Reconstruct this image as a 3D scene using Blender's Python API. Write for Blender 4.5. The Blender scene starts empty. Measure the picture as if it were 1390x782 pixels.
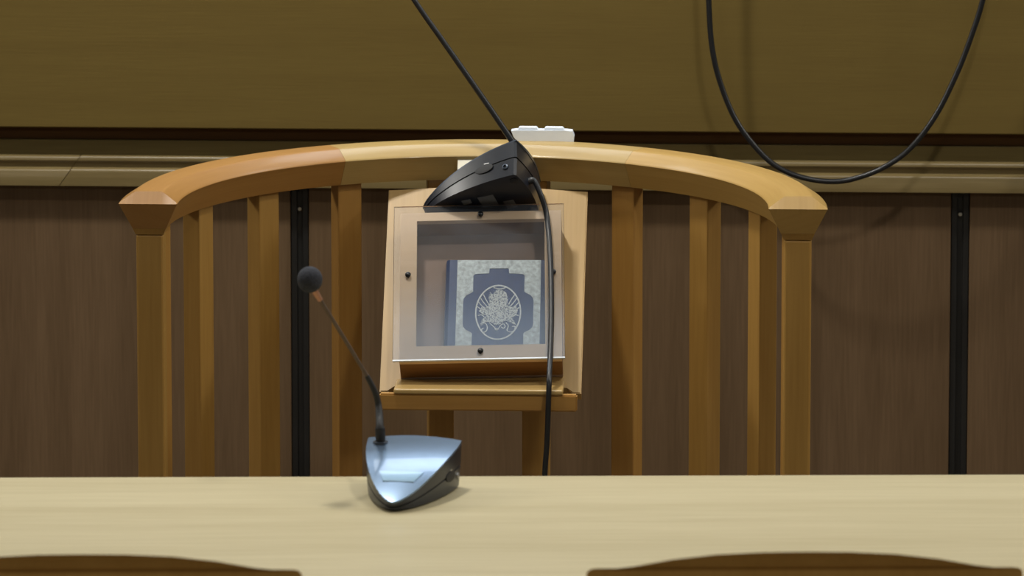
import bpy, bmesh, math, random
from mathutils import Vector, Matrix
scene = bpy.context.scene
C = scene.collection
R = math.radians
PI = math.pi

# ------------------------------------------------------------------ camera
cam_d = bpy.data.cameras.new('camera')
cam_d.sensor_width = 36.0
cam_d.lens = 8000.0 / 1390 * 36
cam_d.shift_y = -370.0 / 1390
cam_d.clip_end = 60
cam_d.dof.use_dof = True
cam_d.dof.focus_distance = 8.95
cam_d.dof.aperture_fstop = 9.0
cam = bpy.data.objects.new('camera', cam_d)
cam.location = (0, 0, 2.55)
cam.rotation_euler = (R(90 - 8.3275), 0, R(2.6))
C.objects.link(cam)
scene.camera = cam

# ------------------------------------------------------------------ light and exposure
world = bpy.data.worlds.new('world')
scene.world = world
world.use_nodes = True
bg = world.node_tree.nodes['Background']
bg.inputs['Color'].default_value = (0.85, 0.92, 1.0, 1)
bg.inputs['Strength'].default_value = 0.03

def area(name, loc, sx, sy, power, col=(1.0, 0.96, 0.88), spread=180):
    d = bpy.data.lights.new(name, 'AREA')
    d.shape = 'RECTANGLE'; d.size = sx; d.size_y = sy; d.energy = power; d.color = col
    d.spread = R(spread)
    o = bpy.data.objects.new(name, d); o.location = loc; C.objects.link(o)
    return o
# downlights over the stand, a row behind the raised bench, and soft frontal fill added over the public side of the room
area('ceiling_lamp_or_fill', (-1.0, 8.58, 3.36), 0.2, 0.2, 60)
area('ceiling_lamp_or_fill', (0.5, 7.35, 3.36), 0.2, 0.2, 30)  # added to brighten the sloping board and the book
area('ceiling_lamp_or_fill', (2.6, 8.5, 3.36), 0.3, 0.3, 14)
area('side_fill_light', (-4.2, 8.8, 2.9), 0.5, 0.5, 64).rotation_euler = (0, R(-90), 0)  # unseen side lights, added to brighten the outer baluster faces
area('side_fill_light', (4.2, 8.8, 2.9), 0.5, 0.5, 64).rotation_euler = (0, R(90), 0)
area('ceiling_panel_or_fill', (-0.60, 7.82, 3.36), 1.2, 0.6, 6, (0.72, 0.87, 1.0))  # added dim cool panel, sized to veil the lower acrylic with its reflection
for lx in (-2.4, -0.4, 1.6):
    area('ceiling_panel_or_fill', (lx, 10.3, 3.36), 1.5, 0.9, 40, (0.86, 0.94, 1.0))
for lx in (-2.0, 2.0):
    area('ceiling_panel_or_fill', (lx, 3.0, 3.36), 1.2, 0.6, 42, (1.0, 0.97, 0.9))

vs = scene.view_settings
vs.view_transform = 'Standard'
vs.look = 'None'
vs.gamma = 1.0
vs.use_curve_mapping = False
vs.exposure = -0.36

# ------------------------------------------------------------------ materials
def s2l(c):
    return tuple(((v / 255) / 12.92 if v / 255 < 0.04045 else ((v / 255 + 0.055) / 1.055) ** 2.4) for v in c) + (1,)

def newmat(name):
    m = bpy.data.materials.new(name)
    m.use_nodes = True
    nt = m.node_tree
    return m, nt, nt.nodes['Principled BSDF']

def plain(name, col, rough=0.5, metal=0.0, var=0.12, scale=40, bump=0.0, coat=0.0, spec=0.5):
    m, nt, b = newmat(name)
    tc = nt.nodes.new('ShaderNodeTexCoord')
    n = nt.nodes.new('ShaderNodeTexNoise')
    n.inputs['Scale'].default_value = scale
    n.inputs['Detail'].default_value = 4
    nt.links.new(tc.outputs['Object'], n.inputs['Vector'])
    r = nt.nodes.new('ShaderNodeValToRGB')
    c = s2l(col)
    r.color_ramp.elements[0].position = 0.3
    r.color_ramp.elements[1].position = 0.7
    r.color_ramp.elements[0].color = tuple(v * (1 - var) for v in c[:3]) + (1,)
    r.color_ramp.elements[1].color = tuple(min(1, v * (1 + var)) for v in c[:3]) + (1,)
    nt.links.new(n.outputs['Fac'], r.inputs['Fac'])
    nt.links.new(r.outputs['Color'], b.inputs['Base Color'])
    b.inputs['Roughness'].default_value = rough
    b.inputs['Metallic'].default_value = metal
    b.inputs['Coat Weight'].default_value = coat
    b.inputs['Specular IOR Level'].default_value = spec
    if bump:
        bp = nt.nodes.new('ShaderNodeBump')
        bp.inputs['Strength'].default_value = bump
        bp.inputs['Distance'].default_value = 0.002
        nt.links.new(n.outputs['Fac'], bp.inputs['Height'])
        nt.links.new(bp.outputs['Normal'], b.inputs['Normal'])
    return m

def wood(name, c1, c2, axis='z', rough=0.45, fine=1.0, coord='Object', seed=0.0, coat=0.0, big=1.0, spec=0.4):
    """grain runs along `axis`; broad figure + thin pores"""
    m, nt, b = newmat(name)
    tc = nt.nodes.new('ShaderNodeTexCoord')
    mp = nt.nodes.new('ShaderNodeMapping')
    sc = {'x': (1.2, 26, 26), 'y': (26, 1.2, 26), 'z': (26, 26, 1.2)}[axis]
    mp.inputs['Scale'].default_value = tuple(v * big for v in sc)
    mp.inputs['Location'].default_value = (seed * 3.1, seed * 1.7, seed * 2.3)
    nt.links.new(tc.outputs[coord], mp.inputs['Vector'])
    n1 = nt.nodes.new('ShaderNodeTexNoise')
    n1.inputs['Scale'].default_value = 1.0
    n1.inputs['Detail'].default_value = 5
    n1.inputs['Distortion'].default_value = 0.6
    nt.links.new(mp.outputs['Vector'], n1.inputs['Vector'])
    mp2 = nt.nodes.new('ShaderNodeMapping')
    mp2.inputs['Scale'].default_value = tuple(v * 9 * fine for v in sc)
    nt.links.new(tc.outputs[coord], mp2.inputs['Vector'])
    n2 = nt.nodes.new('ShaderNodeTexNoise')
    n2.inputs['Scale'].default_value = 1.0
    n2.inputs['Detail'].default_value = 2
    nt.links.new(mp2.outputs['Vector'], n2.inputs['Vector'])
    mx = nt.nodes.new('ShaderNodeMix')
    mx.data_type = 'FLOAT'
    mx.inputs[0].default_value = 0.4
    nt.links.new(n1.outputs['Fac'], mx.inputs[2])
    nt.links.new(n2.outputs['Fac'], mx.inputs[3])
    r = nt.nodes.new('ShaderNodeValToRGB')
    r.color_ramp.elements[0].position = 0.34
    r.color_ramp.elements[1].position = 0.66
    r.color_ramp.elements[0].color = s2l(c1)
    r.color_ramp.elements[1].color = s2l(c2)
    nt.links.new(mx.outputs[0], r.inputs['Fac'])
    nt.links.new(r.outputs['Color'], b.inputs['Base Color'])
    b.inputs['Roughness'].default_value = rough
    b.inputs['Coat Weight'].default_value = coat
    b.inputs['Coat Roughness'].default_value = 0.14
    b.inputs['Specular IOR Level'].default_value = spec
    bp = nt.nodes.new('ShaderNodeBump')
    bp.inputs['Strength'].default_value = 0.12
    bp.inputs['Distance'].default_value = 0.001
    nt.links.new(n2.outputs['Fac'], bp.inputs['Height'])
    nt.links.new(bp.outputs['Normal'], b.inputs['Normal'])
    return m

M = {}
M['upper'] = wood('wall_upper_veneer', (107, 89, 44), (113, 95, 48), 'x', 0.55, 1.2, spec=0.25)
M['lower'] = wood('wall_lower_veneer', (96, 76, 54), (114, 92, 68), 'z', 0.5, 1.0, big=0.8, spec=0.25)
M['mould'] = wood('moulding_wood', (110, 95, 60), (124, 108, 72), 'x', 0.32, 1.0, spec=0.5)
M['fillet'] = wood('fillet_wood', (98, 84, 46), (110, 95, 55), 'x', 0.5, 1.0, spec=0.3)
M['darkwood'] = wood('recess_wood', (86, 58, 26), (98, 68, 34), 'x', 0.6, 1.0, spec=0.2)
M['black'] = plain('black_channel', (30, 30, 30), 0.5, var=0.2, scale=15)
M['rail_a'] = wood('rail_wood_orange', (146, 103, 49), (158, 115, 59), 'x', 0.42, 0.8, 'UV', 1, 0.2, 0.6)
M['rail_b'] = wood('rail_wood_yellow', (160, 133, 78), (172, 145, 90), 'x', 0.42, 0.8, 'UV', 2, 0.25, 0.6)
M['rail_c'] = wood('rail_wood_honey', (162, 127, 66), (174, 140, 78), 'x', 0.42, 0.8, 'UV', 3, 0.2, 0.6)
M['bal'] = wood('baluster_wood', (152, 114, 54), (168, 129, 65), 'z', 0.42, 0.8, 'Object', 4, 0.1, 0.7)
M['bal2'] = wood('baluster_wood_dark', (150, 108, 50), (163, 122, 60), 'z', 0.42, 0.8, 'Object', 5, 0.1, 0.7)
M['board'] = wood('lectern_wood', (176, 142, 84), (190, 156, 97), 'y', 0.4, 0.7, 'Object', 6, 0.1, 0.6)
M['shelf'] = wood('lectern_shelf_wood', (170, 140, 86), (184, 154, 99), 'x', 0.35, 0.7, 'Object', 11, 0.2, 0.6)
M['apron'] = wood('lectern_apron_wood', (162, 118, 58), (176, 132, 68), 'x', 0.42, 0.7, 'Object', 7, 0.1, 0.6)
M['case'] = wood('case_wood', (226, 194, 150), (236, 206, 166), 'x', 0.45, 0.7, 'Object', 8, 0.0, 0.6)
M['casebox_shaded'] = wood('case_box_shaded_wood', (132, 92, 50), (146, 106, 62), 'x', 0.5, 0.7, 'Object', 8, 0.0, 0.6)  # darker than the frame: shade of its downward faces put into the colour
M['casein'] = plain('case_lining', (158, 134, 116), 0.8, var=0.1, scale=20)
M['table'] = wood('table_wood', (170, 158, 124), (186, 175, 142), 'x', 0.42, 0.6, 'Object', 9, 0.1, 0.55)
M['chair'] = wood('chair_wood', (198, 150, 74), (210, 162, 84), 'z', 0.45, 0.8, 'Object', 10, 0.1, 0.6)
M['cable'] = plain('cable_rubber', (26, 28, 32), 0.35, var=0.1)
M['plastic'] = plain('black_plastic', (26, 31, 41), 0.32, var=0.08, scale=80)
M['plastic2'] = plain('black_plastic_matt', (18, 18, 20), 0.6, var=0.1, scale=60)
M['silver'] = plain('silver_blue_plastic', (100, 120, 144), 0.27, 0.75, var=0.03, scale=60, coat=0.3)
M['button'] = plain('button_pad', (104, 128, 146), 0.25, 0.7, var=0.03, coat=0.4)
M['darktop'] = plain('dark_top_plastic', (60, 68, 80), 0.3, 0.5, var=0.05)
M['foam'] = plain('foam_windscreen', (40, 42, 50), 0.95, var=0.3, scale=400, bump=0.6)
M['neck'] = plain('gooseneck_metal', (92, 78, 66), 0.4, 0.6, var=0.1)
M['collar'] = plain('copper_collar', (170, 125, 100), 0.4, 0.6, var=0.1)
M['sticker'] = plain('grey_sticker', (98, 99, 102), 0.5, var=0.1)
M['white'] = plain('white_plastic', (226, 234, 244), 0.35, var=0.03)
M['paper'] = plain('paper_label', (240, 234, 215), 0.7, var=0.03)
M['navy'] = plain('navy_leather', (38, 66, 116), 0.42, var=0.15, scale=120, bump=0.2)
M['pages'] = plain('page_edges', (190, 170, 130), 0.8, var=0.2, scale=300)
M['gilt'] = plain('gilt_border', (214, 224, 220), 0.45, 0.05, var=0.3, scale=160, bump=0.5)
M['gilt2'] = plain('gilt_line', (236, 240, 234), 0.45, 0.05, var=0.15, scale=200)
M['screw'] = plain('black_screw', (16, 16, 18), 0.35, 0.3, var=0.1)
M['steel'] = plain('steel_screw', (190, 190, 190), 0.3, 0.9, var=0.05)
M['floor'] = plain('floor_carpet', (92, 80, 66), 0.9, var=0.2, scale=60)
M['cream'] = plain('cream_plaster', (214, 208, 190), 0.9, var=0.03, scale=3)
M['ceiling'] = plain('ceiling_plaster', (225, 222, 212), 0.9, var=0.03, scale=3)

# mottled gilt of the emblem: gold leaf worn down to the navy leather
m, nt, b = newmat('gilt_relief')
tc = nt.nodes.new('ShaderNodeTexCoord')
vo = nt.nodes.new('ShaderNodeTexNoise'); vo.inputs['Scale'].default_value = 420; vo.inputs['Detail'].default_value = 2
nt.links.new(tc.outputs['Object'], vo.inputs['Vector'])
rr = nt.nodes.new('ShaderNodeValToRGB')
rr.color_ramp.elements[0].position = 0.38; rr.color_ramp.elements[1].position = 0.52
rr.color_ramp.elements[0].color = s2l((104, 116, 136)); rr.color_ramp.elements[1].color = s2l((226, 230, 222))
nt.links.new(vo.outputs['Fac'], rr.inputs['Fac']); nt.links.new(rr.outputs['Color'], b.inputs['Base Color'])
b.inputs['Roughness'].default_value = 0.45; b.inputs['Metallic'].default_value = 0.05
M['relief'] = m

# clear acrylic: transparent sheet with fresnel reflection and smudges with a reflected blue haze painted in
m = bpy.data.materials.new('clear_acrylic'); m.use_nodes = True
nt = m.node_tree; nt.nodes.clear()
out = nt.nodes.new('ShaderNodeOutputMaterial')
tr = nt.nodes.new('ShaderNodeBsdfTransparent'); tr.inputs['Color'].default_value = (0.95, 0.955, 0.97, 1)
gl = nt.nodes.new('ShaderNodeBsdfGlossy'); gl.inputs['Roughness'].default_value = 0.10
df = nt.nodes.new('ShaderNodeBsdfDiffuse'); df.inputs['Color'].default_value = (0.62, 0.74, 0.92, 1)
fr = nt.nodes.new('ShaderNodeFresnel'); fr.inputs['IOR'].default_value = 1.5
tcn = nt.nodes.new('ShaderNodeTexCoord')
no = nt.nodes.new('ShaderNodeTexNoise'); no.inputs['Scale'].default_value = 9; no.inputs['Detail'].default_value = 3
nt.links.new(tcn.outputs['Object'], no.inputs['Vector'])
mr = nt.nodes.new('ShaderNodeMapRange')
mr.inputs['From Min'].default_value = 0.35; mr.inputs['From Max'].default_value = 0.7
mr.inputs['To Min'].default_value = 0.004; mr.inputs['To Max'].default_value = 0.03
nt.links.new(no.outputs['Fac'], mr.inputs['Value'])
m1 = nt.nodes.new('ShaderNodeMixShader'); m2 = nt.nodes.new('ShaderNodeMixShader')
nt.links.new(mr.outputs['Result'], m1.inputs[0]); nt.links.new(tr.outputs[0], m1.inputs[1]); nt.links.new(df.outputs[0], m1.inputs[2])
nt.links.new(fr.outputs[0], m2.inputs[0]); nt.links.new(m1.outputs[0], m2.inputs[1]); nt.links.new(gl.outputs[0], m2.inputs[2])
nt.links.new(m2.outputs[0], out.inputs['Surface'])
M['acrylic'] = m

# ------------------------------------------------------------------ mesh helpers
def link(name, me, mat=None, parent=None, loc=None, rot=None, smooth=None):
    o = bpy.data.objects.new(name, me)
    C.objects.link(o)
    if mat is not None and not me.materials:
        me.materials.append(M[mat])
    if loc is not None: o.location = loc
    if rot is not None: o.rotation_euler = rot
    if parent is not None: o.parent = parent
    if smooth is not None:
        for p in me.polygons: p.use_smooth = True
        me.set_sharp_from_angle(angle=R(smooth))
    return o

def empty(name, loc=(0, 0, 0), rot=(0, 0, 0), parent=None):
    o = bpy.data.objects.new(name, None)
    C.objects.link(o)
    o.empty_display_size = 0.05
    o.location = loc; o.rotation_euler = rot
    if parent: o.parent = parent
    return o

def tag(o, label, cat, group=None):
    o['label'] = label; o['category'] = cat
    if group: o['group'] = group
    return o

def struct(o):
    o['kind'] = 'structure'
    return o

def done(bm, name):
    me = bpy.data.meshes.new(name)
    bmesh.ops.recalc_face_normals(bm, faces=bm.faces)
    bm.to_mesh(me); bm.free()
    return me

def box(name, x0, x1, y0, y1, z0, z1, mat, parent=None, bevel=0.0, seg=2, loc=None, rot=None):
    bm = bmesh.new()
    bmesh.ops.create_cube(bm, size=1)
    for v in bm.verts:
        v.co = Vector((x0 + (v.co.x + .5) * (x1 - x0), y0 + (v.co.y + .5) * (y1 - y0), z0 + (v.co.z + .5) * (z1 - z0)))
    if bevel:
        bmesh.ops.bevel(bm, geom=list(bm.edges), offset=bevel, segments=seg, affect='EDGES', profile=0.5)
    return link(name, done(bm, name), mat, parent, loc, rot)

def prism(name, pts, z0, z1, mat, parent=None, bevel=0.0, axis='z', loc=None, rot=None):
    """closed outline extruded along an axis (z: pts are x,y; y: pts are x,z; x: pts are y,z)"""
    bm = bmesh.new()
    def mk(p, h):
        return {'z': (p[0], p[1], h), 'y': (p[0], h, p[1]), 'x': (h, p[0], p[1])}[axis]
    a = [bm.verts.new(mk(p, z0)) for p in pts]
    c = [bm.verts.new(mk(p, z1)) for p in pts]
    bm.faces.new(a); bm.faces.new(c)
    n = len(pts)
    for i in range(n):
        bm.faces.new((a[i], a[(i + 1) % n], c[(i + 1) % n], c[i]))
    if bevel:
        ed = [e for e in bm.edges if any(len(f.verts) > 4 for f in e.link_faces)] if n > 4 else list(bm.edges)
        bmesh.ops.bevel(bm, geom=ed, offset=bevel, segments=2, affect='EDGES')
    return link(name, done(bm, name), mat, parent, loc, rot)

def catmull(P, k=8):
    P = [Vector(p) for p in P]
    out_ = []
    for i in range(len(P) - 1):
        p0 = P[max(0, i - 1)]; p1 = P[i]; p2 = P[i + 1]; p3 = P[min(len(P) - 1, i + 2)]
        for j in range(k):
            t = j / k
            out_.append(0.5 * ((2 * p1) + (p2 - p0) * t + (2 * p0 - 5 * p1 + 4 * p2 - p3) * t * t + (3 * p1 - p0 - 3 * p2 + p3) * t ** 3))
    out_.append(P[-1])
    return out_

def tube_bm(bm, P, rad, n=10):
    P = [Vector(p) for p in P]
    rads = rad if isinstance(rad, (list, tuple)) else [rad] * len(P)
    up = None; prev = None; first = None
    for i, p in enumerate(P):
        t = (P[min(i + 1, len(P) - 1)] - P[max(i - 1, 0)]).normalized()
        if up is None:
            up = t.orthogonal().normalized()
        else:
            up = (up - t * up.dot(t)).normalized()
        s = t.cross(up)
        ring = [bm.verts.new(p + (up * math.cos(2 * PI * k / n) + s * math.sin(2 * PI * k / n)) * rads[i]) for k in range(n)]
        if prev:
            for k in range(n):
                bm.faces.new((prev[k], prev[(k + 1) % n], ring[(k + 1) % n], ring[k]))
        else:
            first = ring
        prev = ring
    bm.faces.new(first); bm.faces.new(prev)

def tube(name, P, rad, mat, parent=None, n=10):
    bm = bmesh.new()
    tube_bm(bm, P, rad, n)
    return link(name, done(bm, name), mat, parent, smooth=60)

def lathe(name, prof, mat, parent=None, n=24, loc=None, rot=None):
    bm = bmesh.new()
    rings = []
    for r_, z in prof:
        if r_ < 1e-6:
            rings.append([bm.verts.new((0, 0, z))])
        else:
            rings.append([bm.verts.new((r_ * math.cos(2 * PI * k / n), r_ * math.sin(2 * PI * k / n), z)) for k in range(n)])
    for a, c in zip(rings, rings[1:]):
        for k in range(n):
            k2 = (k + 1) % n
            f = [a[k % len(a)], a[k2 % len(a)], c[k2 % len(c)], c[k % len(c)]]
            f = list(dict.fromkeys(f))
            if len(f) > 2: bm.faces.new(f)
    for rg in (rings[0], rings[-1]):
        if len(rg) > 2: bm.faces.new(rg)
    return link(name, done(bm, name), mat, parent, loc, rot, 40)

def flat_shape(name, loops, depth, mat, parent=None, loc=None):
    """filled 2D outline with holes, extruded to `depth` (through a 2D curve)"""
    cu = bpy.data.curves.new(name, 'CURVE')
    cu.dimensions = '2D'; cu.fill_mode = 'BOTH'; cu.extrude = depth / 2
    for lp in loops:
        sp = cu.splines.new('POLY'); sp.points.add(len(lp) - 1); sp.use_cyclic_u = True
        for i, p in enumerate(lp): sp.points[i].co = (p[0], p[1], 0, 1)
    tmp = bpy.data.objects.new(name + '_curve', cu); C.objects.link(tmp)
    dg = bpy.context.evaluated_depsgraph_get()
    me = bpy.data.meshes.new_from_object(tmp.evaluated_get(dg))
    me.name = name
    bpy.data.objects.remove(tmp); bpy.data.curves.remove(cu)
    return link(name, me, mat, parent, loc)

# ------------------------------------------------------------------ the setting
struct(box('floor', -4.5, 4.5, -1.5, 12.6, -0.1, 0.0, 'floor'))['label'] = 'brown carpeted courtroom floor'
struct(box('ceiling', -4.5, 4.5, -1.5, 12.6, 3.4, 3.5, 'ceiling'))['label'] = 'plain white plaster ceiling'
WY = 9.62
BT_Z = 1.62                             # top of the raised bench whose front is the panelled wall
struct(box('wall_back', -4.5, 4.5, 12.5, 12.6, 0, 3.4, 'cream'))['label'] = 'plain cream wall behind the raised bench'
wall = struct(box('wall_front', -4.5, 4.5, WY + 0.022, WY + 0.08, 0, BT_Z, 'darkwood'))
wall['label'] = 'wood panelled front of the raised bench behind the curved stand'
tr2 = struct(box('trim_2', -4.5, 4.5, WY - 0.05, WY + 0.62, BT_Z, BT_Z + 0.035, 'upper', None, 0.004))
tr2['label'] = 'wooden top of the raised bench'
gap_x = [-0.7905 + 1.096 * k for k in range(-3, 5)]
edges = [-4.45] + gap_x + [4.45]
for i, (a, c) in enumerate(zip(edges, edges[1:])):
    if c - a < 0.2: continue
    p = box('lower_panel', a + 0.0155, min(c, 4.45) - 0.0155, WY, WY + 0.022, 0.002, 0.857, 'lower', wall, 0.0015)
for g in gap_x[:-1]:
    # black aluminium channel between two panels: two lips and a darker groove
    ch = box('channel', g - 0.0155, g + 0.0155, WY + 0.012, WY + 0.022, 0.002, 0.857, 'black', wall)
    for s in (-1, 1):
        box('channel_lip', g + s * 0.0095 - 0.005, g + s * 0.0095 + 0.005, WY + 0.006, WY + 0.0125, 0.002, 0.857, 'black', ch, 0.001)
    lathe('screw', [(0, -0.001), (0.003, -0.001), (0.003, 0.001), (0, 0.0015)], 'steel', ch, 12, (g, WY + 0.0055, 0.812), (R(90), 0, 0))
box('upper_panel', -4.45, 4.45, WY - 0.036, WY + 0.022, 0.9530, BT_Z - 0.001, 'upper', wall, 0.002)
# moulding: fillet strip, bead, step and lower band
tr1 = struct(box('trim_1', -4.45, 4.45, WY - 0.012, WY + 0.022, 0.872, 0.9295, 'fillet', None, 0.0015))
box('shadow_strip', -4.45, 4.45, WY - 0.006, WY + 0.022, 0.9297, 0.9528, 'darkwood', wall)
tr1['label'] = 'stepped wooden moulding running along the wall'
prof = [(0.022, 0.8535), (-0.026, 0.8535), (-0.026, 0.8775), (-0.0245, 0.8805), (-0.021, 0.8825), (-0.0165, 0.8835), (-0.0165, 0.8895),
        (-0.0185, 0.893), (-0.0215, 0.8955), (-0.0215, 0.899), (-0.0195, 0.902), (-0.0165, 0.9035), (-0.012, 0.904), (0.0, 0.904)]
def moulding(xa, xb, sa, sb):
    bm = bmesh.new()
    A = [bm.verts.new((xa + sa * (z - 0.875), WY + y, z)) for y, z in prof]
    B = [bm.verts.new((xb + sb * (z - 0.875), WY + y, z)) for y, z in prof]
    n = len(prof)
    bm.faces.new(A); bm.faces.new(B)
    for i in range(n):
        bm.faces.new((A[i], A[(i + 1) % n], B[(i + 1) % n], B[i]))
    return link('moulding', done(bm, 'moulding'), 'mould', tr1, smooth=35)
moulding(-4.45, -1.1735, 0, 0.71)
moulding(-1.1722, 1.62, 0.71, 0.71)
moulding(1.6213, 4.45, 0.71, 0)

# ------------------------------------------------------------------ curved witness stand
CX, CY, RC = -0.4505, 8.618, 0.484      # centre of the half circle and radius of the rail's centre line
YF = 8.615                              # front ends of the rail
stand = empty('witness_stand', (CX, CY, 0))
tag(stand, 'semicircular wooden stand with curved handrail on upright balusters', 'railing')

ST = CY - YF                            # straight lead-in
TOT = 2 * ST + PI * RC
def rail_point(s):
    """point and outward normal on the centre line, local to the stand, s from one end to the other"""
    if s < ST: return Vector((-RC, -ST + s)), Vector((-1, 0))
    if s > TOT - ST: return Vector((RC, -(s - (TOT - ST)))), Vector((1, 0))
    a = PI - (s - ST) / RC
    return Vector((RC * math.cos(a), RC * math.sin(a))), Vector((math.cos(a), math.sin(a)))
HC = 0.0168
_side = [(-0.0250, -0.040), (-0.0404, -0.0066), (-0.0415, -0.0042), (-0.0432, -0.0016), (-0.0438, 0.0), (-0.0431, 0.0013), (-0.0418, 0.0026), (-0.0230, 0.0150), (-0.0205, 0.0162), (-0.0175, HC)]
rail_prof = [(-0.0230, -0.040)] + _side + [(0.0, HC)] + [(-o, z) for o, z in reversed(_side)] + [(0.0230, -0.040)]
def rail_segment(s0, s1, mat, end0=False, end1=False, steps=40):
    bm = bmesh.new()
    uvl = bm.loops.layers.uv.new('UVMap')
    rings = []; uvs = {}
    def ring(sfun):
        rg = []
        for j, (o, z) in enumerate(rail_prof):
            s = sfun(o, z)
            p, nn = rail_point(s)
            q = p + nn * o
            v = bm.verts.new((q.x, q.y, 1.0 + z)); uvs[v] = (s, o + (0.1 if z < -0.01 else 0))
            rg.append(v)
        rings.append(rg)
    # an end is hipped on top and undercut below
    def endring(k, sgn, base):
        if k == 0: return lambda o, z: base + sgn * (0.016 if z < -0.01 else 0.0016 if z < -0.003 else 0.0)
        return lambda o, z: base + sgn * (0.020 if z < -0.01 else 0.002 + 0.012 * max(z, 0) / HC)
    if end0:
        ring(lambda o, z: endring(0, 1, s0)(o, z))
        for v, (o, z) in zip(rings[0], rail_prof):
            if z > 0: v.co.z = 1.0
        ring(endring(1, 1, s0))
        a0 = s0 + 0.030
    else:
        a0 = s0
    a1 = s1 - 0.030 if end1 else s1
    for i in range(steps + 1):
        ring(lambda o, z, i=i: a0 + (a1 - a0) * i / steps)
    if end1:
        ring(endring(1, -1, s1))
        ring(endring(0, -1, s1))
        for v, (o, z) in zip(rings[-1], rail_prof):
            if z > 0: v.co.z = 1.0
    n = len(rail_prof)
    for a, c in zip(rings, rings[1:]):
        for k in range(n):
            bm.faces.new((a[k], a[(k + 1) % n], c[(k + 1) % n], c[k]))
    bm.faces.new(rings[0]); bm.faces.new(rings[-1])
    for f in bm.faces:
        for lp in f.loops: lp[uvl].uv = uvs[lp.vert]
    return link('handrail', done(bm, 'handrail'), mat, stand, smooth=22)
sA = ST + RC * R(90 - 29.5); sB = ST + RC * R(90 + 29.5)
rail_segment(0, sA - 0.0002, 'rail_a', True, False)
rail_segment(sA + 0.0002, sB - 0.0002, 'rail_b')
rail_segment(sB + 0.0002, TOT, 'rail_c', False, True)

for i, a in enumerate((-81, -63, -45, -27, -9, 9, 27, 45, 63, 81)):
    b_ = box('baluster', -0.02, 0.02, -0.015, 0.015, 0, 0.9605, 'bal' if i % 3 else 'bal2', stand, 0.0018)
    b_.location = (RC * math.sin(R(a)), RC * math.cos(R(a)), 0)
    b_.rotation_euler = (0, 0, -R(a))
for s in (-1, 1):
    ep = box('end_post', s * RC - 0.0205, s * RC + 0.0205, YF - CY + 0.021, YF - CY + 0.062, 0, 0.9498, 'bal', stand, 0.0035)
    bm = bmesh.new()                    # flared capital between post and rail
    lo = [bm.verts.new((s * RC + x, YF - CY + y, 0.950)) for x, y in ((-0.0208, 0.0205), (0.0208, 0.0205), (0.0208, 0.0625), (-0.0208, 0.0625))]
    hi = [bm.verts.new((s * RC + x, YF - CY + y, 0.9598)) for x, y in ((-0.0248, 0.0162), (0.0248, 0.0162), (0.0248, 0.068), (-0.0248, 0.068))]
    bm.faces.new(lo); bm.faces.new(hi)
    for k in range(4): bm.faces.new((lo[k], lo[(k + 1) % 4], hi[(k + 1) % 4], hi[k]))
    link('capital', done(bm, 'capital'), 'bal', ep)
bm = bmesh.new()                        # paper label on the undercut inner face of the rail
def on_inner(x, z, lift):
    o = -0.0415 + 0.0165 * (-0.0042 - z) / 0.0358
    rr_ = RC + o - lift - (0.016 if z < -0.012 else 0.0)   # its lower edge peels away
    return (x, math.sqrt(rr_ * rr_ - x * x), 1.0 + z)
Q = [[bm.verts.new(on_inner(x, z, l)) for x, z in ((-0.0455, -0.0055), (-0.012, -0.0055), (-0.012, -0.0195), (-0.0455, -0.0195))] for l in (0.0009, 0.0001)]
bm.faces.new(Q[0]); bm.faces.new(Q[1])
for k in range(4): bm.faces.new((Q[0][k], Q[0][(k + 1) % 4], Q[1][(k + 1) % 4], Q[1][k]))
link('label_sticker', done(bm, 'label_sticker'), 'paper', stand)

# ------------------------------------------------------------------ lectern fixed inside the stand
BO = Vector((-0.4483, 8.805, 0.6781)); TILT = math.atan2(0.734, 0.6792)
lect = empty('lectern', (BO.x, BO.y, 0))
tag(lect, 'sloping wooden book rest fixed inside the curved stand', 'lectern')
bframe = dict(loc=(0, 0, BO.z), rot=(TILT, 0, 0))
bd = [(-0.154, 0), (-0.1415, 0), (-0.1325, 0.011), (0.1325, 0.011), (0.1415, 0), (0.154, 0), (0.1555, 0.366), (0.08, 0.3705), (0.0, 0.372), (-0.08, 0.3705), (-0.1555, 0.366)]
prism('board', bd, -0.02, 0.0, 'board', lect, 0.0015, 'z', **bframe)
box('ledge', -0.1285, 0.1285, -0.065, 0.0115, 0.6880, 0.6955, 'shelf', lect, 0.0022)
# shelf under the book, apron under the shelf, carried back to the balusters by two arms
prism('apron', [(-0.150, 0.6625), (0.150, 0.6625), (0.150, 0.6878), (-0.150, 0.6878)], -0.063, -0.048, 'apron', lect, 0.002, 'y')
for s in (-1, 1):
    prism('bracket', [(-0.048, 0.6665), (0.279, 0.6665), (0.279, 0.905), (0.2465, 0.914), (0.028, 0.6800), (-0.048, 0.6800)], s * 0.0737 - 0.009, s * 0.0737 + 0.009, 'apron', lect, 0.0, 'x')

def on_board(x, v, off):
    return Vector((BO.x + x, BO.y + v * 0.6792 - off * 0.734, BO.z + v * 0.734 + off * 0.6792))

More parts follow.
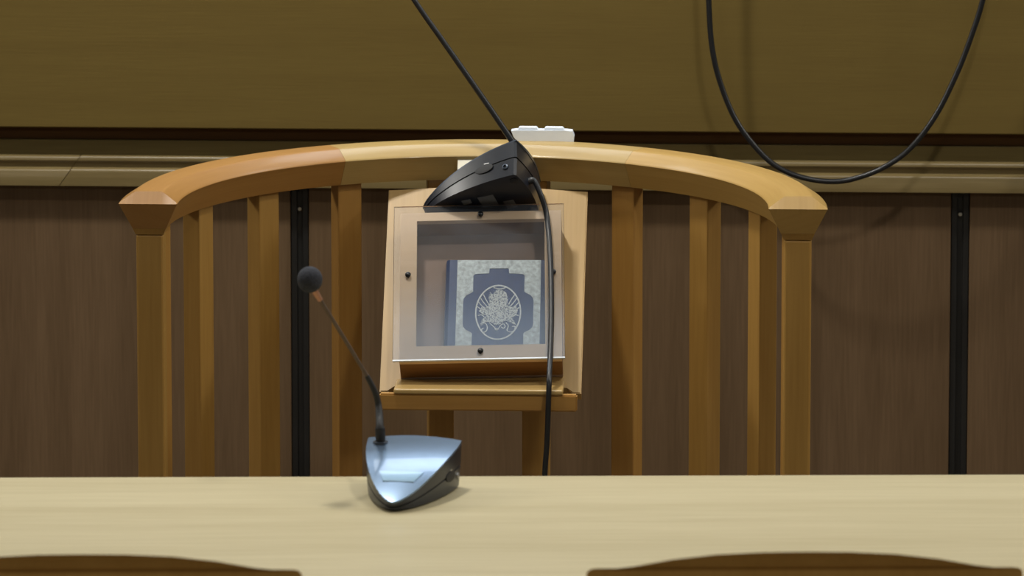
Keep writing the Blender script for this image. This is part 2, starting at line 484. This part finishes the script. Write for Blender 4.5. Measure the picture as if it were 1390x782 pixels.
# ------------------------------------------------------------------ display case on the lectern
case = empty('display_case', on_board(-0.0025, 0.157, 0.0), (TILT, 0, 0))
case.rotation_mode = 'XYZ'
case.rotation_euler = (Matrix.Rotation(TILT, 3, 'X') @ Matrix.Rotation(R(1.9), 3, 'Z')).to_euler()
tag(case, 'wooden display case with clear screwed-on cover holding a book', 'display case')
hw, hh, th = 0.1240, 0.1333, 0.0575
box('back_panel', -hw, hw, -hh, hh, 0.0006, 0.007, 'casein', case, 0.001)
for s in (-1, 1):
    box('side_wall', s * hw - (0.011 if s > 0 else 0), s * hw + (0.011 if s < 0 else 0), -hh + 0.0112, hh - 0.0112, 0.0072, th - 0.010, 'casebox_shaded', case, 0.001)
    box('end_wall', -hw, hw, s * hh - (0.011 if s > 0 else 0), s * hh + (0.011 if s < 0 else 0), 0.0072, th - 0.010, 'casebox_shaded', case, 0.001)
# mitred frame on top
fi, ft = 0.0255, 0.0150                # rim width, narrower along the upper edge
for k, (ax, ay) in enumerate(((0, -1), (0, 1), (-1, 0), (1, 0))):
    if ay: pts = [(-hw, ay * hh), (hw, ay * hh), (hw - fi, ay * (hh - (ft if ay > 0 else fi))), (-hw + fi, ay * (hh - (ft if ay > 0 else fi)))]
    else: pts = [(ax * hw, -hh), (ax * hw, hh), (ax * (hw - fi), hh - ft), (ax * (hw - fi), -hh + fi)]
    prism('frame_strip', pts, th - 0.0098, th, 'case', case, 0.0)
cov = box('cover', -hw - 0.0100, hw + 0.0045, -hh - 0.0005, hh + 0.0095, th + 0.0015, th + 0.0047, 'acrylic', case, 0.0004, 1)
box('cover_edge_glint', -hw - 0.0100, hw + 0.0045, -hh - 0.0030, -hh - 0.0005, th + 0.0015, th + 0.0050, 'white', cov, 0.0003, 1)  # white strip stands in for light caught by the acrylic edge
for (sx, sy) in ((0.0, hh - 0.0075), (-hw + 0.0125, 0.018), (hw - 0.0125, 0.018), (0.0, -hh + 0.0125)):
    lathe('screw', [(0.0022, -0.004), (0.0022, 0.0048), (0.0045, 0.0048), (0.0045, 0.0062), (0.003, 0.0078), (0, 0.0082)], 'screw', cov, 14, (sx, sy, th))

# ------------------------------------------------------------------ book in the case
BW, BH, BT = 0.150, 0.192, 0.026
book = empty('book', on_board(0.0225, 0.1222, 0.0072))
book.rotation_euler = (Matrix.Rotation(TILT, 3, 'X') @ Matrix.Rotation(R(0.6), 3, 'Z')).to_euler()
tag(book, 'navy book with gilt border and oval emblem inside the case', 'book')
box('back_cover', -BW / 2, BW / 2, -BH / 2, BH / 2, 0.0004, 0.003, 'navy', book, 0.0008)
box('page_block', -BW / 2 + 0.004, BW / 2 - 0.004, -BH / 2 + 0.004, BH / 2 - 0.004, 0.003, BT - 0.003, 'pages', book, 0.001)
fc = box('front_cover', -BW / 2, BW / 2, -BH / 2, BH / 2, BT - 0.003, BT, 'navy', book, 0.0008)
prism('spine', [(-BW / 2 - 0.004, 0.004), (-BW / 2 - 0.006, BT * 0.5), (-BW / 2 - 0.004, BT - 0.003), (-BW / 2, BT), (-BW / 2, 0.0004)], -BH / 2, BH / 2, 'navy', book, 0, 'y')
# border measured in units of the cover: u across, v up
ux0, ux1 = -BW / 2 + 0.0125, BW / 2 - 0.0085
vy0, vy1 = -BH / 2 + 0.002, BH / 2 - 0.001
def uv(X, Y):
    xl = 132 - 47 * (Y - 68) / 667; xr = 765 - 40 * (Y - 70) / 665
    u = (X - xl) / (xr - xl); v = 1 - (Y - 68) / 758.0
    return (ux0 + u * (ux1 - ux0), vy0 + v * (vy1 - vy0))
half = [(372, 128), (366, 165), (262, 170), (247, 180), (240, 296), (222, 308), (190, 322), (168, 345), (162, 372), (158, 447)]
UL = [uv(*p) for p in half]
mid = (ux0 + ux1) / 2
cyv = uv(418, 447)[1]
UL = [(min(x, mid - 0.005), y) for x, y in UL]
left = UL + [(x, 2 * cyv - y) for x, y in reversed(UL[:-1])]
loop = left + [(2 * mid - x, y) for x, y in reversed(left)]
outer = [(ux0, vy0), (ux1, vy0), (ux1, vy1), (ux0, vy1)]
flat_shape('gilt_border', [outer, loop], 0.0007, 'gilt', fc, (0, 0, BT + 0.0003))
ex_, ey_ = 0.0355, 0.0495
def ell(a, c, n=64): return [(mid + a * math.cos(2 * PI * k / n), cyv + c * math.sin(2 * PI * k / n)) for k in range(n)]
flat_shape('oval_ring', [ell(ex_, ey_), ell(ex_ - 0.0022, ey_ - 0.0024)], 0.0009, 'gilt2', fc, (0, 0, BT + 0.0004))
# emblem: haloed figure between raised wings, scrolls below
def E_(X, Y): return (mid + (X - 418) / 180.0 * ex_, cyv + (447 - Y) / 199.0 * ey_)
fig = [E_(*p) for p in [(352, 300), (372, 318), (400, 285), (440, 282), (478, 305), (492, 350), (486, 388), (520, 410), (556, 395), (572, 430), (556, 470), (520, 482),
                        (540, 505), (560, 540), (520, 522), (480, 505), (440, 530), (400, 540), (360, 515), (320, 520), (285, 545), (292, 500), (330, 470), (300, 462), (268, 440), (288, 408), (330, 408), (352, 380), (342, 340)]]
flat_shape('emblem_figure', [fig], 0.0009, 'relief', fc, (0, 0, BT + 0.0004))
bm = bmesh.new()
def stroke(pts, w=0.0009):
    P = catmull([(*E_(*p), 0) for p in pts], 6)
    tube_bm(bm, P, w, 6)
for pts in ([(378, 268), (420, 276), (470, 270)], [(300, 318), (318, 350), (345, 392)], [(280, 345), (300, 372), (330, 404)], [(264, 372), (285, 395), (316, 420)], [(256, 405), (285, 425), (310, 440)],
            [(545, 318), (520, 352), (498, 390)], [(560, 345), (540, 372), (512, 402)], [(575, 375), (556, 396), (528, 418)], [(582, 410), (560, 425), (535, 440)],
            [(262, 470), (290, 465), (310, 480)], [(578, 470), (550, 465), (530, 480)],
            [(280, 530), (318, 525), (336, 550), (330, 580), (305, 590), (292, 572), (308, 560)], [(350, 520), (380, 545), (402, 562), (425, 560), (440, 540), (462, 530), (475, 548), (462, 562), (445, 552)],
            [(480, 520), (500, 545), (490, 575), (515, 588), (545, 578), (552, 550), (528, 548)], [(392, 552), (402, 572), (425, 570)]):
    stroke(pts)
for v in bm.verts: v.co.z *= 0.6
link('emblem_scrollwork', done(bm, 'emblem_scrollwork'), 'gilt2', fc, (0, 0, BT + 0.0004))

# ------------------------------------------------------------------ conference microphones
ML, MW, MHr, MHn = 0.174, 0.130, 0.060, 0.012
def mic_half(x):
    t = max(0.0, min(1.0, x / ML))
    return (MW / 2) * (1 - t ** 1.65) ** 0.64
def mic_outline(scale=1.0, n=18):
    """closed outline, rear slightly bowed; x towards the nose"""
    pts = []
    for k in range(n + 1):
        x = ML * (1 - (1 - k / n) ** 1.6)
        pts.append((x, mic_half(x)))
    pts[0] = (0.0035, mic_half(0.0035))
    pts = pts[:-1] + [(ML, 0.0)] + [(x, -y) for x, y in reversed(pts[:-1])]
    rear = [(-0.007 * math.sin(PI * k / 6), -MW / 2 + MW * k / 6) for k in range(0, 7)]
    rear[0] = (-0.0005, -MW / 2 + 0.004); rear[-1] = (-0.0005, MW / 2 - 0.004)
    pts = pts + rear
    return [((x - ML * 0.42) * scale + ML * 0.42, y * scale) for x, y in pts]
def top_z(x):
    t = max(0, min(1, x / ML))
    return MHr + (MHn - MHr) * t + 0.007 * math.sin(PI * t)
def layer(name, zf0, zf1, sc0, sc1, mat, parent):
    bm = bmesh.new()
    A = [bm.verts.new((x, y, zf0(x))) for x, y in mic_outline(sc0)]
    B = [bm.verts.new((x, y, zf1(x))) for x, y in mic_outline(sc1)]
    n = len(A)
    # ridge vertices keep the top and the bottom well shaped
    for V, zf in ((A, zf0), (B, zf1)):
        cs = bm.verts.new((ML * 0.35, 0, zf(ML * 0.35)))
        for i in range(n):
            bm.faces.new((V[i], V[(i + 1) % n], cs))
    for i in range(n):
        bm.faces.new((A[i], A[(i + 1) % n], B[(i + 1) % n], B[i]))
    return link(name, done(bm, name), mat, parent, smooth=30)
def top_plate(parent, mat):
    bm = bmesh.new()
    N, K = 22, 12
    rows = []
    for i in range(N + 1):
        x = ML * (1 - (1 - i / N) ** 1.5) if i < N else ML * 0.997
        hwid = max(mic_half(x), 0.002) * 0.985
        row = []
        for k in range(K + 1):
            y = -hwid + 2 * hwid * k / K
            xx = x - (0.007 * math.cos(PI * y / (2 * hwid)) * (1 - i / N) ** 3)
            z = top_z(x) + 0.0022 + 0.0035 * (1 - (y / hwid) ** 2) * (hwid / (MW / 2))
            row.append((xx, y, z))
        rows.append(row)
    V = [[bm.verts.new(p) for p in r_] for r_ in rows]
    U = [[bm.verts.new((p[0], p[1], top_z(p[0]) - 0.0002)) for p in r_] for r_ in rows]
    for i in range(N):
        for k in range(K):
            bm.faces.new((V[i][k], V[i][k + 1], V[i + 1][k + 1], V[i + 1][k]))
            bm.faces.new((U[i][k], U[i + 1][k], U[i + 1][k + 1], U[i][k + 1]))
    for i in range(N):
        for k in (0, K):
            bm.faces.new((V[i][k], V[i + 1][k], U[i + 1][k], U[i][k]))
    for i in (0, N):
        for k in range(K):
            bm.faces.new((V[i][k], V[i][k + 1], U[i][k + 1], U[i][k]))
    return link('top_plate', done(bm, 'top_plate'), mat, parent, smooth=40)
def top_at(x, y):
    hwid = max(mic_half(x), 0.002) * 0.985
    return top_z(x) + 0.0022 + 0.0035 * (1 - (y / hwid) ** 2) * (hwid / (MW / 2))
NECK = (0.020, -0.044)
def microphone(name, mw, topmat):
    root = empty(name)
    root.matrix_world = mw
    split = lambda x: top_z(x) * 0.52
    layer('base_shell', lambda x: 0.0015, lambda x: split(x) - 0.0012, 0.94, 0.975, 'plastic', root)
    layer('shell_groove', lambda x: split(x) - 0.0012, lambda x: split(x) + 0.0014, 0.955, 0.955, 'plastic2', root)
    layer('upper_shell', lambda x: split(x) + 0.0014, lambda x: top_z(x) - 0.0002, 0.98, 0.99, 'plastic', root)
    tp = top_plate(root, topmat)
    # button pad near the nose
    bm = bmesh.new()
    q = []
    for (x, y) in ((0.108, -0.030), (0.108, 0.030), (0.131, 0.021), (0.131, -0.021)):
        q.append((x, y))
    A = [bm.verts.new((x, y, top_at(x, y) - 0.001)) for x, y in q]
    B = [bm.verts.new((x, y, top_at(x, y) + 0.0012)) for x, y in q]
    cN = bm.verts.new((0.1195, 0, top_at(0.1195, 0) + 0.0013))
    for i in range(4):
        bm.faces.new((A[i], A[(i + 1) % 4], B[(i + 1) % 4], B[i])); bm.faces.new((B[i], B[(i + 1) % 4], cN))
    bm.faces.new(A)
    link('button_pad', done(bm, 'button_pad'), 'button', tp, smooth=30)
    # side sockets, finger notch and stickers on the underside
    for x in (0.020,):
        yy = mic_half(x) * 0.975
        lathe('socket', [(0.0045, -0.004), (0.0045, 0.0012), (0.0028, 0.0016), (0.0026, -0.001), (0, -0.001)], 'steel' if topmat == 'silver' else 'darktop', root, 14, (x, yy, 0.018), (R(-90), 0, 0))
    yy = mic_half(0.055) * 0.985
    nt_ = lathe('finger_notch', [(0.0105, -0.003), (0.0105, 0.0008), (0.0085, 0.0012), (0, 0.0004)], 'plastic2', root, 16, (0.055, yy, 0.0245), (R(-90), 0, R(-13)))
    nt_.scale = (1.5, 0.68, 1)
    box('notch_rim_glint', 0.044, 0.055, yy - 0.002, yy + 0.0014, 0.0318, 0.0336, 'steel', root, 0.0004)  # bright steel strip stands in for the lit rim of the notch
    for (x0, x1, y0, y1) in ((0.055, 0.080, -0.012, 0.018), (0.092, 0.106, 0.006, 0.018), (0.030, 0.046, -0.030, -0.008)):
        box('underside_sticker', x0, x1, y0, y1, 0.0009, 0.0016, 'sticker', root)
    for (x, y) in ((0.012, 0.045), (0.012, -0.045), (0.125, 0.0)):
        lathe('rubber_foot', [(0.006, 0.0), (0.007, 0.0006), (0.007, 0.002)], 'plastic2', root, 14, (x, y, 0))
    lathe('neck_socket', [(0.0105, -0.004), (0.0105, 0.0006), (0.009, 0.0012), (0.0065, 0.0012)], 'darktop', tp, 20, (NECK[0], NECK[1], top_at(*NECK)))
    return root
def local(root, pts):
    inv = root.matrix_world.inverted()
    return [inv @ Vector(p) for p in pts]

# on the table
z_t = 0.7605
mwA = Matrix.Translation((-0.4865, 7.817, z_t)) @ Matrix.Rotation(R(-90 - 6.5), 4, 'Z')
micA = microphone('conference_microphone', mwA, 'silver')
tag(micA, 'silver-topped conference microphone with thin gooseneck standing on the light table', 'microphone')
nb = mwA @ Vector((NECK[0], NECK[1], top_at(*NECK) - 0.002))
low = [tuple(nb), tuple(nb + Vector((0, 0, 0.020))), (-0.5369, 7.829, 0.8643), (-0.5417, 7.827, 0.8853), (-0.5523, 7.823, 0.9085)]
low[1] = ((nb.x * 0.8 - 0.5369 * 0.2), nb.y, nb.z + 0.022)
P = catmull(local(micA, low), 6)
tube('gooseneck', P, [0.0062 - 0.0028 * i / (len(P) - 1) for i in range(len(P))], 'plastic2', micA, 12)
P = local(micA, [low[0], low[1]])
tube('gooseneck_sleeve', P, 0.0068, 'plastic2', micA, 14)
P = local(micA, [(-0.5518, 7.8232, 0.9075), (-0.5792, 7.81, 0.9577), (-0.6150, 7.791, 1.0225)])
tube('upper_stem', catmull(P, 4), 0.0027, 'neck', micA, 10)
P = local(micA, [(-0.6125, 7.7925, 1.018), (-0.6185, 7.789, 1.0285), (-0.6225, 7.787, 1.037)])
tube('capsule_collar', P, [0.0036, 0.0046, 0.0052], 'collar', micA, 12)
bm = bmesh.new()
bmesh.ops.create_icosphere(bm, subdivisions=4, radius=0.0172)
for v in bm.verts: v.co.z *= 1.04
link('windscreen', done(bm, 'windscreen'), 'foam', micA, local(micA, [(-0.6262, 7.785, 1.0478)])[0], smooth=180)
tube('cable', catmull(local(micA, [mwA @ Vector((-0.004, 0.0, 0.014)), mwA @ Vector((-0.03, 0.0, 0.008)), (-0.46, 7.886, 0.765), (-0.455, 7.897, 0.745), (-0.455, 7.900, 0.55), (-0.45, 7.90, 0.2), (-0.45, 7.90, 0.004)]), 6), 0.0025, 'cable', micA, 8)

# tipped on its side above the case
mwB = Matrix(((-0.9603, -0.2696, -0.0713, -0.3786), (0.155, -0.7286, 0.6671, 8.9565), (-0.2318, 0.6296, 0.7415, 0.9589), (0, 0, 0, 1)))
mwB = Matrix.LocRotScale(mwB.to_translation(), mwB.to_quaternion().normalized(), None)
micB = microphone('conference_microphone', mwB, 'darktop')
tag(micB, 'black conference microphone tipped on its side between display case and handrail', 'microphone')
nb = mwB @ Vector((NECK[0], NECK[1], top_at(*NECK) - 0.002))
nu = (mwB.to_3x3() @ Vector((0, 0, 1))).normalized()
path = [tuple(nb), tuple(nb + nu * 0.018), (-0.3985, 9.040, 1.0090), (-0.4156, 9.040, 1.0355), (-0.4622, 9.043, 1.1035), (-0.5145, 9.048, 1.1777), (-0.5640, 9.053, 1.2480), (-0.6005, 9.055, 1.3112)]
P = catmull(local(micB, path), 6)
tube('gooseneck', P, [0.0056 - 0.0018 * i / (len(P) - 1) for i in range(len(P))], 'cable', micB, 12)
bm = bmesh.new()
bmesh.ops.create_icosphere(bm, subdivisions=3, radius=0.0172)
link('windscreen', done(bm, 'windscreen'), 'foam', micB, local(micB, [(-0.609, 9.055, 1.326)])[0], smooth=180)
cabB = [mwB @ Vector((0.004, 0.012, 0.016)), mwB @ Vector((-0.010, 0.012, 0.016)), *[Vector(p) + Vector((0.002, -0.053, 0.0095)) for p in [(-0.3640, 9.003, 0.9495), (-0.3549, 8.9975, 0.9205), (-0.3489, 8.964, 0.8806), (-0.3451, 8.9265, 0.8393), (-0.3425, 8.8745, 0.7826), (-0.3423, 8.827, 0.7323),
        (-0.3425, 8.796, 0.7100), (-0.3427, 8.785, 0.6900), (-0.3439, 8.782, 0.6489), (-0.3456, 8.782, 0.6029), (-0.3489, 8.782, 0.5512), (-0.353, 8.782, 0.40), (-0.355, 8.79, 0.15)]], (-0.352, 8.78, 0.014), (-0.33, 8.88, 0.0045), (-0.30, 9.0, 0.0045)]
cabB = catmull(local(micB, cabB), 7)
tube('cable', cabB, 0.0042, 'cable', micB, 10)
lathe('cable_boot', [(0.0055, -0.006), (0.0055, 0.004), (0.0042, 0.010)], 'plastic2', micB, 12, (-0.002, 0.012, 0.016), (0, R(-90), 0))

# ------------------------------------------------------------------ folded card on the rail
card = empty('folded_card', (-0.3665, 9.108, 1.0152))
tag(card, 'small folded white card lying on top of the curved handrail', 'card')
prism('card_base', [(-0.0395, 0.0), (0.0495, 0.0), (0.0505, 0.009), (0.0475, 0.0175), (0.036, 0.0185), (-0.0415, 0.0185), (-0.0485, 0.0172), (-0.0450, 0.008)], 0.0, 0.020, 'white', card, 0.0007, 'y')
for (x0, x1) in ((-0.038, -0.006), (0.003, 0.035)):
    prism('card_flap', [(x0, 0.0186), (x1, 0.0186), (x1 - 0.003, 0.0222), (x0 + 0.002, 0.0222)], 0.003, 0.019, 'white', card, 0.0005, 'y')

# ------------------------------------------------------------------ hanging cable
loopP = [(-0.122, 9.72, 1.660), (-0.121, 9.60, 1.660), (-0.119, 9.545, 1.640), (-0.1175, 9.520, 1.58), (-0.1150, 9.515, 1.42), (-0.1138, 9.515, 1.2561), (-0.1111, 9.515, 1.1834), (-0.1059, 9.515, 1.1106), (-0.0924, 9.515, 1.0498), (-0.0644, 9.515, 0.983), (-0.0219, 9.515, 0.9283), (0.0144, 9.515, 0.9017), (0.0566, 9.515, 0.888), (0.0988, 9.515, 0.8847),
         (0.1348, 9.515, 0.8917), (0.1767, 9.515, 0.9091), (0.2185, 9.515, 0.94), (0.26, 9.515, 0.9951), (0.2952, 9.515, 1.0684), (0.3184, 9.515, 1.1317), (0.3345, 9.515, 1.1863), (0.348, 9.515, 1.259), (0.362, 9.515, 1.42), (0.368, 9.520, 1.58), (0.370, 9.545, 1.640), (0.372, 9.60, 1.660), (0.374, 9.72, 1.660)]
tag(tube('hanging_cable', catmull(loopP, 8), 0.0046, 'cable'), 'black cable hanging in a loop against the upper wall panelling', 'cable')

# ------------------------------------------------------------------ table
TA = math.atan2(7.915 - 7.833, 0.342 + 1.056)
tb = empty('table', (-0.357, 7.874, 0), (0, 0, TA))
tag(tb, 'long light wood table with the microphone standing on it', 'table')
box('table_top', -1.5, 1.5, -0.80, 0.0, 0.722, 0.76, 'table', tb, 0.002)
for s in (-1, 1):
    box('end_panel', s * 1.35 - 0.02, s * 1.35 + 0.02, -0.74, -0.06, 0, 0.722, 'table', tb, 0.002)
box('modesty_panel', -1.33, 1.33, -0.10, -0.075, 0.12, 0.722, 'table', tb, 0.002)

# ------------------------------------------------------------------ chairs in front of the table
def chair(loc, rz):
    c = empty('wooden_chair', loc, (0, 0, rz))
    tag(c, 'brown wooden chair with arched crest rail at the light table', 'chair', 'wooden chairs at the table')
    W2 = 0.253
    prof_ = [(-W2 + 0.006, -0.09), (-W2, -0.04), (-W2, -0.0285), (-W2 + 0.004, -0.0245), (-W2 + 0.012, -0.0232), (-W2 + 0.034, -0.0225), (-W2 + 0.055, -0.0195), (-0.155, -0.0105), (-0.105, -0.0038), (-0.05, -0.0006), (0, 0)]
    pr = prof_ + [(-x, z) for x, z in reversed(prof_[:-1])]
    bm = bmesh.new()
    F = []; Bk = []
    for x, z in pr:
        yb = -0.02 * (1 - (x / W2) ** 2)
        F.append(bm.verts.new((x, yb - 0.012, 0.95 + z))); Bk.append(bm.verts.new((x, yb + 0.012, 0.95 + z - (0.008 if z > -0.035 else 0))))
    n = len(pr)
    for i in range(n // 2):
        j = n - 1 - i
        if i + 1 <= j - 1:
            a = (i, i + 1, j - 1, j)
        else: continue
        a = list(dict.fromkeys(a))
        bm.faces.new([F[k] for k in a]); bm.faces.new([Bk[k] for k in reversed(a)])
    for i in range(n):
        bm.faces.new((F[i], Bk[i], Bk[(i + 1) % n], F[(i + 1) % n]))
    bmesh.ops.remove_doubles(bm, verts=bm.verts, dist=1e-5)
    link('crest_rail', done(bm, 'crest_rail'), 'chair', c)
    for x in (-0.14, -0.07, 0.0, 0.07, 0.14):
        yb = -0.02 * (1 - (x / W2) ** 2)
        box('back_slat', x - 0.018, x + 0.018, yb - 0.007, yb + 0.007, 0.50, 0.861, 'chair', c, 0.002)
    for s in (-1, 1):
        box('back_leg', s * 0.225 - 0.018, s * 0.225 + 0.018, -0.016, 0.016, 0, 0.862, 'chair', c, 0.004)
        box('front_leg', s * 0.215 - 0.018, s * 0.215 + 0.018, 0.385, 0.42, 0, 0.42, 'chair', c, 0.004)
    box('lower_back_rail', -0.207, 0.207, -0.03, 0.008, 0.46, 0.50, 'chair', c, 0.003)
    box('seat', -0.245, 0.245, 0.018, 0.44, 0.42, 0.452, 'chair', c, 0.010)
    return c
chair((-0.799, 6.64, 0), R(3.4))
chair((0.036, 6.69, 0), R(3.4))
